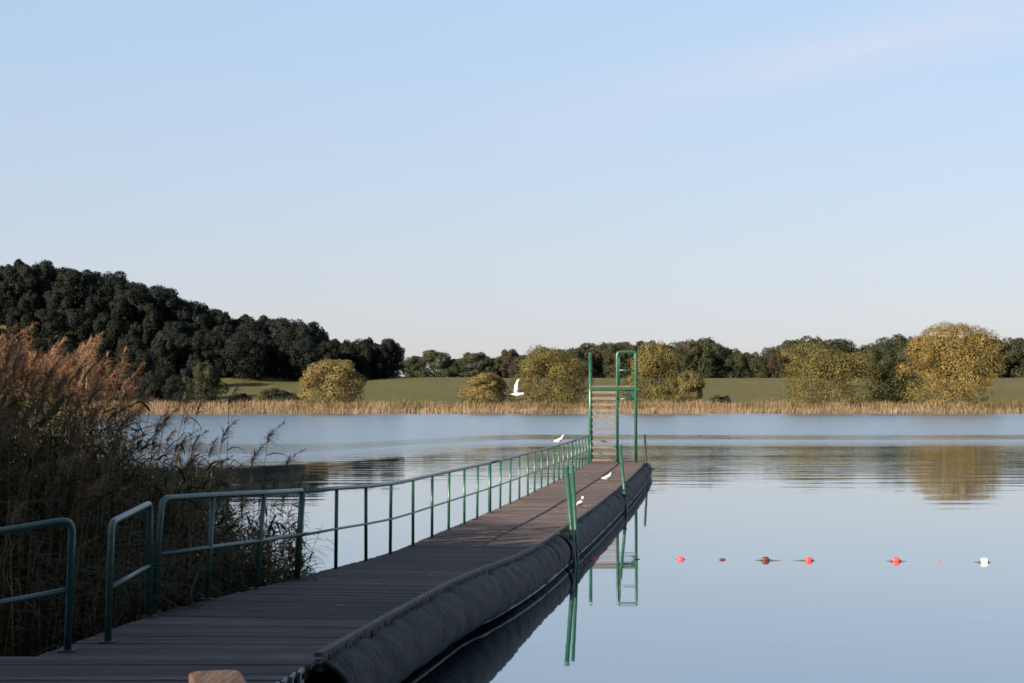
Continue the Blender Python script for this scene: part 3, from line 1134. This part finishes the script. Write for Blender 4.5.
for yq, z_ in ((28.35, 0.46), (42.75, 0.42), (60.5, 0.40)):
    b = MB()
    x0 = dr(yq) - 0.1
    x1 = dr(yq) + (0.36 if yq < 50 else 0.50)
    for oy in ((0.42, 0.62) if yq < 30 else (0.06, 0.24) if yq < 50 else (-0.05, 0.08)):
        b.box(((x0 + x1) / 2 - 0.05, yq + oy, z_), (x1 - x0 - 0.1, 0.03, 0.035))
    b.build('guide_bracket', M['dark_steel'], jetty)


# ------------------------------------------------------------------ railings
def bend(p0, p1, p2, r, n=6):
    """rounded corner p0-p1-p2"""
    p0, p1, p2 = Vector(p0), Vector(p1), Vector(p2)
    a = p1 + (p0 - p1).normalized() * r
    c = p1 + (p2 - p1).normalized() * r
    out = []
    for i in range(n + 1):
        t = i / n
        out.append(a * (1 - t) ** 2 + p1 * 2 * t * (1 - t) + c * t * t)
    return out


def rail_point(yq, h=0.0):
    return Vector((deck_left(yq), yq, dz(yq) + h))


# long straight railing: posts every 1.6 m
YK = [19.5 + 1.6 * k for k in range(28)]
long_rail = thing('railing', 'long straight green railing down the jetty to the diving tower', 'railing', rail_point(YK[0]))
base = rail_point(YK[0])
secs = [(0, 9), (9, 21), (21, 27)]
for a, c in secs:
    pts = [rail_point(YK[k], 1.0) - base for k in range(a, c + 1)]
    pts[0] = pts[0] + (pts[1] - pts[0]).normalized() * 0.03
    MB().tube(pts, 0.027, 10).build('top_rail', M['green_paint_worn'], long_rail)
    pts = [rail_point(YK[k], 0.50) - base + Vector((0.012, 0, 0)) for k in range(a, c + 1)]
    MB().tube(pts, 0.016, 8).build('mid_rail', M['green_paint_worn'], long_rail)
for k, yq in enumerate(YK):
    r_ = 0.033 if k in (0, 9, 21) else 0.023
    p = rail_point(yq) - base
    j = Vector((random.uniform(-0.012, 0.012), 0, 0))
    if k == 0:
        MB().tube([p + Vector((-0.06, 0, -0.02)), p + Vector((0, 0, 1.0))], 0.036, 10).build('post', M['green_paint'], long_rail)
    else:
        MB().tube([p + Vector((0, 0, -0.02)) + j, p + Vector((0, 0, 0.99))], r_, 10).build('post', M['green_paint'], long_rail)
    if k % 3 == 0:
        MB().box(p + Vector((0, 0, 0.006)), (0.11, 0.11, 0.012)).build('base_plate', M['dark_steel'], long_rail)

# first, angled railing section
sr = [at(155, 612, 16.25), at(208, 598, 17.3), at(257, 588, 18.3), at(298, 578, 19.42)]
tops = [at(163, 498, 16.45), at(214, 495.0, 17.35), at(265, 492.6, 18.35), at(304, 490.5, 19.5)]
for p in sr:
    p.z = 0.75
b0 = sr[0].copy()
ang_rail = thing('railing', 'short angled green railing with slanted posts where the jetty leaves the landing', 'railing', b0)
L_ = lambda p: p - b0
corner = bend(L_(sr[0]), L_(tops[0]), L_(tops[1]), 0.11)
MB().tube([L_(sr[0]) - Vector((0, 0, 0.02))] + corner + [L_(tops[1]), L_(tops[2]), L_(tops[3]) + Vector((-0.02, 0, 0))], 0.030, 12).build('top_rail', M['green_paint_worn'], ang_rail)
MB().tube([L_(sr[i].lerp(tops[i], 0.50)) for i in range(4)], 0.022, 10).build('mid_rail', M['green_paint_worn'], ang_rail)
for i in (1, 2):
    MB().tube([L_(sr[i]) - Vector((0, 0, 0.02)), L_(tops[i])], 0.026, 10).build('post', M['green_paint_worn'], ang_rail)
for i in range(3):
    MB().box(L_(sr[i]) + Vector((0, 0, 0.007)), (0.13, 0.13, 0.014)).build('base_plate', M['dark_steel'], ang_rail)

# narrow hoop beside the landing
h0, h1 = at(110, 641, 14.23), at(151, 616, 15.9)
h0.z = h1.z = 0.75
t0, t1 = at(113, 522, 14.35), at(151, 503, 15.95)
b1 = h0.copy()
hoop = thing('railing', 'narrow green hoop railing with two posts beside the angled railing', 'railing', b1)
L_ = lambda p: p - b1
pts = [L_(h0) - Vector((0, 0, 0.02))] + bend(L_(h0), L_(t0), L_(t1), 0.10) + bend(L_(t0), L_(t1), L_(h1), 0.10) + [L_(h1) - Vector((0, 0, 0.02))]
MB().tube(pts, 0.030, 12).build('frame', M['green_paint_worn'], hoop)
MB().tube([L_(h0.lerp(t0, 0.45)), L_(h1.lerp(t1, 0.45))], 0.022, 10).build('mid_rail', M['green_paint_worn'], hoop)
for p in (h0, h1):
    MB().box(L_(p) + Vector((0, 0, 0.007)), (0.13, 0.13, 0.014)).build('base_plate', M['dark_steel'], hoop)

# railing that runs off along the landing, out of the picture
f0 = at(70, 650, 13.72)
f0.z = 0.75
ft = at(74, 519, 13.72)
g1 = at(-60, 541, 13.15)
g2 = Vector((g1.x - 3.4, g1.y - 1.0, g1.z))
b2 = f0.copy()
side = thing('railing', 'green railing ending in a rounded corner at the edge of the landing', 'railing', b2)
L_ = lambda p: p - b2
pts = [L_(f0) - Vector((0, 0, 0.02))] + bend(L_(f0), L_(ft), L_(g1), 0.11) + [L_(g1), L_(g2)]
MB().tube(pts, 0.031, 12).build('top_rail', M['green_paint_worn'], side)
q0 = f0.lerp(ft, 0.47)
q1 = Vector((g1.x, g1.y, g1.z - (ft.z - q0.z)))
q2 = Vector((g2.x, g2.y, g2.z - (ft.z - q0.z)))
MB().tube([L_(q0), L_(q1), L_(q2)], 0.022, 10).build('mid_rail', M['green_paint_worn'], side)
for p in (g1, g2):
    MB().tube([L_(Vector((p.x, p.y, 0.73))), L_(p)], 0.026, 10).build('post', M['green_paint_worn'], side)
MB().box(L_(f0) + Vector((0, 0, 0.007)), (0.13, 0.13, 0.014)).build('base_plate', M['dark_steel'], side)


# ------------------------------------------------------------------ diving tower
TY = 62.75
tz = dz(62)
def tx(px, yq=TY):
    return (px - 512) / FPX * yq
X1, X2, X3 = tx(590.3), tx(617.2), tx(635.7)
PZ = CAMZ + 16 / FPX * TY
TZ = CAMZ + 49.5 / FPX * TY
tower = thing('diving_tower', 'green steel diving tower with wooden ladder at the end of the jetty', 'diving tower', (X1, TY, tz))
o3 = Vector((X1, TY, tz))
L_ = lambda x, yq, z: Vector((x, yq, z)) - o3
YB = TY + 1.45
g = M['green_paint']
# ladder side posts go up beyond the platform as handrails
MB().tube([L_(X1, TY, tz - 0.02), L_(X1, TY, TZ)], 0.062, 12).build('post', g, tower)
MB().tube([L_(X1, TY, TZ - 0.01), L_(X1, TY, TZ + 0.03)], [0.064, 0.045], 12).build('post_cap', g, tower)
hoop_pts = [L_(X2, TY, tz - 0.02)] + bend(L_(X2, TY, tz), L_(X2, TY, TZ + 0.06), L_(X3, TY, TZ + 0.06), 0.16) + bend(L_(X2, TY, TZ + 0.06), L_(X3, TY, TZ + 0.06), L_(X3, TY, tz), 0.10) + [L_(X3, TY, tz - 0.02)]
MB().tube(hoop_pts, 0.054, 12).build('guard_frame', g, tower)
for x in (X1, X3):
    MB().tube([L_(x + 0.11, YB, tz - 0.02), L_(x + 0.11, YB, PZ - 0.05)], 0.05, 10).build('leg', g, tower)
# rear handrail of the platform
xr = X2 + 0.17
MB().tube([L_(xr, YB, PZ - 0.02)] + bend(L_(xr, YB, PZ), L_(xr, YB, TZ - 0.05), L_(xr - 0.05, TY, TZ + 0.04), 0.12) + [L_(X2, TY + 0.03, TZ + 0.03)], 0.036, 10).build('handrail', g, tower)
MB().tube([L_(X2, TY, PZ + 0.62), L_(X3, TY, PZ + 0.62)], 0.028, 8).build('mid_rail', g, tower)
MB().tube([L_(X3, TY, PZ + 0.62), L_(X3 + 0.10, YB, PZ + 0.60), L_(X3 + 0.10, YB, PZ - 0.02)], 0.028, 8).build('side_rail', g, tower)
# platform
b = MB()
for i in range(11):
    b.box(L_((X1 + X3) / 2 + 0.011 * i, TY + 0.02 + 0.145 * i, PZ + 0.02), (X3 - X1 + 0.06, 0.135, 0.04))
b.build('platform', M['tread_wood'], tower)
MB().box(L_((X1 + X3) / 2, TY - 0.03, PZ - 0.06), (X3 - X1 + 0.12, 0.05, 0.10)).build('front_beam', g, tower)
MB().box(L_((X1 + X3) / 2 + 0.10, YB - 0.05, PZ - 0.066), (X3 - X1 + 0.1, 0.06, 0.12)).build('rear_beam', g, tower)
for x in (X1 + 0.09, X3 - 0.09):
    MB().box(L_(x, (TY + YB) / 2, PZ - 0.07), (0.05, YB - TY - 0.26, 0.11)).build('side_beam', g, tower)
MB().tube([L_(X2 + 0.05, TY + 0.03, PZ - 0.44), L_(X3, TY + 0.03, PZ - 0.44)], 0.035, 8).build('cross_bar', g, tower)
MB().prism([L_(X3 - 0.36, TY + 0.02, PZ - 0.13), L_(X3 - 0.05, TY + 0.02, PZ - 0.13), L_(X3 - 0.05, TY + 0.02, PZ - 0.40)], (0, 0.02, 0)).build('gusset', g, tower)
# ladder treads
zs = np.linspace(tz + 0.10, PZ - 0.20, 12)
for i, z in enumerate(zs):
    MB().box(L_((X1 + X2) / 2, TY + 0.06 + 0.012 * (i % 2), z), (X2 - X1 - 0.10, 0.24, 0.10 if i > 6 else 0.075), Matrix.Rotation(R(random.uniform(-1.2, 1.2)), 3, 'Y')).build('tread', M['tread_wood'], tower)


# ------------------------------------------------------------------ gulls
def loft(secs, n=14):
    """secs: (x, zc, ry, rz) rings along x"""
    V = []
    for x, zc, ry, rz in secs:
        V.append([(x, ry * math.cos(2 * math.pi * k / n), zc + rz * math.sin(2 * math.pi * k / n)) for k in range(n)])
    return grid_mesh('body', np.array(V), closed=True)


def wing_mesh(pts_le, pts_te, th):
    """two edge lists to a thin closed shape"""
    n = len(pts_le)
    bm = bmesh.new()
    up = []
    for s_ in (1, -1):
        up.append([[bm.verts.new(Vector(p) + Vector(th) * s_ * (0.5 if 0 < i < n - 1 else 0.15)) for i, p in enumerate(e)] for e in (pts_le, pts_te)])
    for i in range(n - 1):
        for s_ in (0, 1):
            f = (up[s_][0][i], up[s_][0][i + 1], up[s_][1][i + 1], up[s_][1][i])
            bm.faces.new(f if s_ == 0 else f[::-1])
        for e in (0, 1):
            bm.faces.new((up[0][e][i], up[0][e][i + 1], up[1][e][i + 1], up[1][e][i]))
    for i in (0, n - 1):
        bm.faces.new((up[0][0][i], up[0][1][i], up[1][1][i], up[1][0][i]))
    bmesh.ops.recalc_face_normals(bm, faces=bm.faces[:])
    me = bpy.data.meshes.new('wing')
    bm.to_mesh(me)
    bm.free()
    for p in me.polygons:
        p.use_smooth = True
    return me


def standing_gull(label, loc, rz, s=1.0, crouch=0.0):
    t = thing('gull', label, 'gull', loc, rz, 'gulls on the jetty')
    z0 = 0.075 - crouch
    secs = [(-0.185, z0 + 0.035, 0.004, 0.004), (-0.15, z0 + 0.040, 0.022, 0.010), (-0.10, z0 + 0.048, 0.042, 0.034), (-0.04, z0 + 0.057, 0.058, 0.055),
            (0.015, z0 + 0.070, 0.060, 0.066), (0.055, z0 + 0.100, 0.048, 0.062), (0.070, z0 + 0.140, 0.034, 0.042), (0.076, z0 + 0.172, 0.029, 0.034),
            (0.092, z0 + 0.196, 0.032, 0.033), (0.114, z0 + 0.198, 0.028, 0.027), (0.131, z0 + 0.193, 0.013, 0.014), (0.134, z0 + 0.192, 0.003, 0.003)]
    body = obj('body', loft(secs), M['gull_white'], t, True)
    MB().tube([(0.129, 0, z0 + 0.192), (0.159, 0, z0 + 0.188), (0.171, 0, z0 + 0.183)], [0.008, 0.006, 0.002], 8).build('bill', M['gull_red'], t)
    for sd in (1, -1):
        le = [(0.05, sd * 0.050, z0 + 0.085), (0.0, sd * 0.064, z0 + 0.095), (-0.08, sd * 0.058, z0 + 0.088), (-0.17, sd * 0.030, z0 + 0.076), (-0.235, sd * 0.010, z0 + 0.070)]
        te = [(0.045, sd * 0.052, z0 + 0.055), (0.0, sd * 0.064, z0 + 0.040), (-0.08, sd * 0.055, z0 + 0.045), (-0.17, sd * 0.028, z0 + 0.058), (-0.235, sd * 0.009, z0 + 0.066)]
        w_ = obj('wing', wing_mesh(le, te, (0, 0.012, 0)), M['gull_grey'], t)
        le = [(-0.165, sd * 0.034, z0 + 0.078), (-0.21, sd * 0.022, z0 + 0.075), (-0.26, sd * 0.006, z0 + 0.070)]
        te = [(-0.165, sd * 0.033, z0 + 0.056), (-0.21, sd * 0.020, z0 + 0.062), (-0.26, sd * 0.005, z0 + 0.068)]
        obj('wing_tip', wing_mesh(le, te, (0, 0.008, 0)), M['gull_dark'], w_)
        MB().tube([(0.0, sd * 0.022, z0 + 0.02), (0.004, sd * 0.022, 0.04), (0.0, sd * 0.022, 0.004)], [0.008, 0.0045, 0.005], 6).build('leg', M['gull_red'], t)
        MB().box((0.018, sd * 0.022, 0.004), (0.045, 0.03, 0.006)).build('foot', M['gull_red'], t)
        MB().tube([(0.102, sd * 0.0265, z0 + 0.203), (0.102, sd * 0.033, z0 + 0.203)], 0.0045, 6).build('eye', M['gull_dark'], t)
    t.scale = (s, s, s)
    return t


ry_ = 48.6
standing_gull('white gull perched on the top rail of the long railing', rail_point(ry_, 1.027), R(8), 0.98, 0.035)
p = at(607.5, 481.5, 47.4)
standing_gull('white gull standing upright on the planks nearer the diving tower', (p.x, p.y, dz(p.y) + 0.002), R(12), 1.0, 0.02)
p = at(580.0, 508.5, 35.3)
standing_gull('white gull on the planks close behind the pair of green mooring posts', (p.x, p.y, dz(p.y) + 0.002), R(50), 0.9, 0.02)

# the gull in flight, wings raised
fp = at(517.3, 394.3, 31.0)
fg = thing('gull', 'white gull flying over the lake with raised wings', 'gull', fp, R(4))
secs = [(-0.175, 0.0, 0.012, 0.003), (-0.13, 0.0, 0.040, 0.008), (-0.09, 0.0, 0.034, 0.022), (-0.03, -0.002, 0.050, 0.045), (0.03, 0.0, 0.052, 0.050), (0.08, 0.006, 0.042, 0.042),
        (0.115, 0.010, 0.031, 0.033), (0.14, 0.008, 0.031, 0.032), (0.16, 0.002, 0.022, 0.022), (0.172, -0.002, 0.006, 0.006)]
obj('body', loft(secs), M['gull_white'], fg, True)
MB().tube([(0.168, 0, -0.002), (0.196, 0, -0.012), (0.206, 0, -0.018)], [0.008, 0.006, 0.002], 8).build('bill', M['gull_red'], fg)
for sd in (1, -1):
    cs = [(0.055, 0.035, 0.03), (0.050, 0.10, 0.13), (0.028, 0.15, 0.24), (0.030, 0.19, 0.33), (0.056, 0.215, 0.385)]
    ct = [(-0.072, 0.035, 0.025), (-0.066, 0.105, 0.12), (-0.048, 0.155, 0.22), (0.000, 0.19, 0.315), (0.050, 0.215, 0.382)]
    le = [(x, sd * yy, z) for x, yy, z in cs]
    te = [(x, sd * yy, z) for x, yy, z in ct]
    w_ = obj('wing', wing_mesh(le, te, (0, 0.012, 0)), M['gull_white'], fg)
    MB().tube([(0.145, sd * 0.027, 0.016), (0.145, sd * 0.032, 0.016)], 0.0045, 6).build('eye', M['gull_dark'], fg)

fg.scale = (0.78, 0.78, 0.78)

# ------------------------------------------------------------------ float line
buoys = [(594, 558.5, 'float_red', 0.01, 'red float nearest the jetty posts on the swimming line'),
         (637, 558.6, 'float_dark', -0.005, 'dark red float in the reflection of the diving tower'),
         (680, 558.8, 'float_red', 0.035, 'bright red float just past the tower reflection'),
         (721.5, 559.2, 'float_dark', 0.01, 'low dark red float beside the bright red one'),
         (764.5, 559.8, 'float_dark', 0.05, 'high dark maroon float between two rope stubs'),
         (807.5, 560.0, 'float_red', 0.045, 'clean red float next to the maroon one'),
         (851, 560.4, 'float_red', -0.018, 'nearly sunken red float of which only a sliver shows'),
         (894.5, 560.6, 'float_red', 0.055, 'largest looking red float beside the sunken sliver'),
         (938, 561.2, 'float_red', -0.008, 'flat red float awash beside the white float'),
         (982.5, 561.6, 'float_white', 0.055, 'only white float on the swimming line'),
         (1023, 562.0, 'float_dark', -0.05, 'dark sunken float at the edge of the picture beside the white one')]
ypts = []
line = []
for px, py, mk, dz_, lab in buoys:
    yd = CAMZ * FPX / (py - 403)
    x = (px - 512) / FPX * yd
    t = thing('swim_float', lab, 'float', (x, yd, dz_ - 0.032), R(random.uniform(-8, 8)), 'floats on the swimming line')
    t.rotation_euler[1] = R(random.uniform(-6, 6))
    t.scale = (0.72, 0.68, 0.68)
    prof = [(-0.078, 0.030), (-0.074, 0.052), (-0.060, 0.068), (-0.025, 0.074), (0.025, 0.074), (0.060, 0.068), (0.074, 0.052), (0.078, 0.030)]
    MB().tube([(a, 0, 0) for a, _ in prof], [q for _, q in prof], 16).build('shell', M[mk], t)
    for s_ in (1, -1):
        MB().tube([(s_ * 0.076, 0, 0), (s_ * 0.09, 0, 0), (s_ * 0.115, 0, -0.01)], [0.018, 0.012, 0.009], 8).build('collar', M['rope'], t)
    line.append(Vector((x, yd, dz_ - 0.032)))
pts = [Vector((1.12, 28.95, 0.30)), Vector((1.25, 29.3, 0.05))]
for i, p in enumerate(line):
    if i:
        mid = (line[i - 1] + p) / 2
        mid.z = min(-0.012, mid.z - 0.03)
        pts.append(mid)
    pts.append(p)
e = line[-1] + Vector((9, -0.8, -0.02))
pts.append(e)
tag(MB().tube(pts, 0.009, 6).build('rope', M['rope']), 'thin dark rope of the swimming line lying on the calm water', 'rope')

# ------------------------------------------------------------------ bench on the near bank
bz = CAMZ - (669 - 403) / FPX * 7.3
bx0 = (190 - 512) / FPX * 7.3
bench = thing('bench', 'brown wooden plank bench end catching the sun on the near bank', 'bench', (bx0, 7.3, float(H(bx0, 7.0))))
hb = bz - float(H(bx0, 7.0))
ra = Matrix.Rotation(R(14), 3, 'Z')
b = MB()
outl = [(0.0, -0.05), (0.02, -0.012), (0.05, 0.0), (0.17, 0.0), (0.205, -0.02), (0.225, -0.06), (0.225, -1.6), (0.0, -1.6)]
b.prism([ra @ Vector((x, yq, hb)) for x, yq in outl], (0, 0, -0.075))
o = b.build('seat', M['bench_wood'], bench)
md = o.modifiers.new('bevel', 'BEVEL')
md.width = 0.012
md.segments = 2
for yq in (-0.3, -1.35):
    b = MB()
    b.box(ra @ Vector((0.112, yq, (hb - 0.075) / 2 - 0.15)), (0.18, 0.09, hb - 0.075 + 0.3), ra, 0.01)
    b.build('leg', M['bench_wood'], bench)
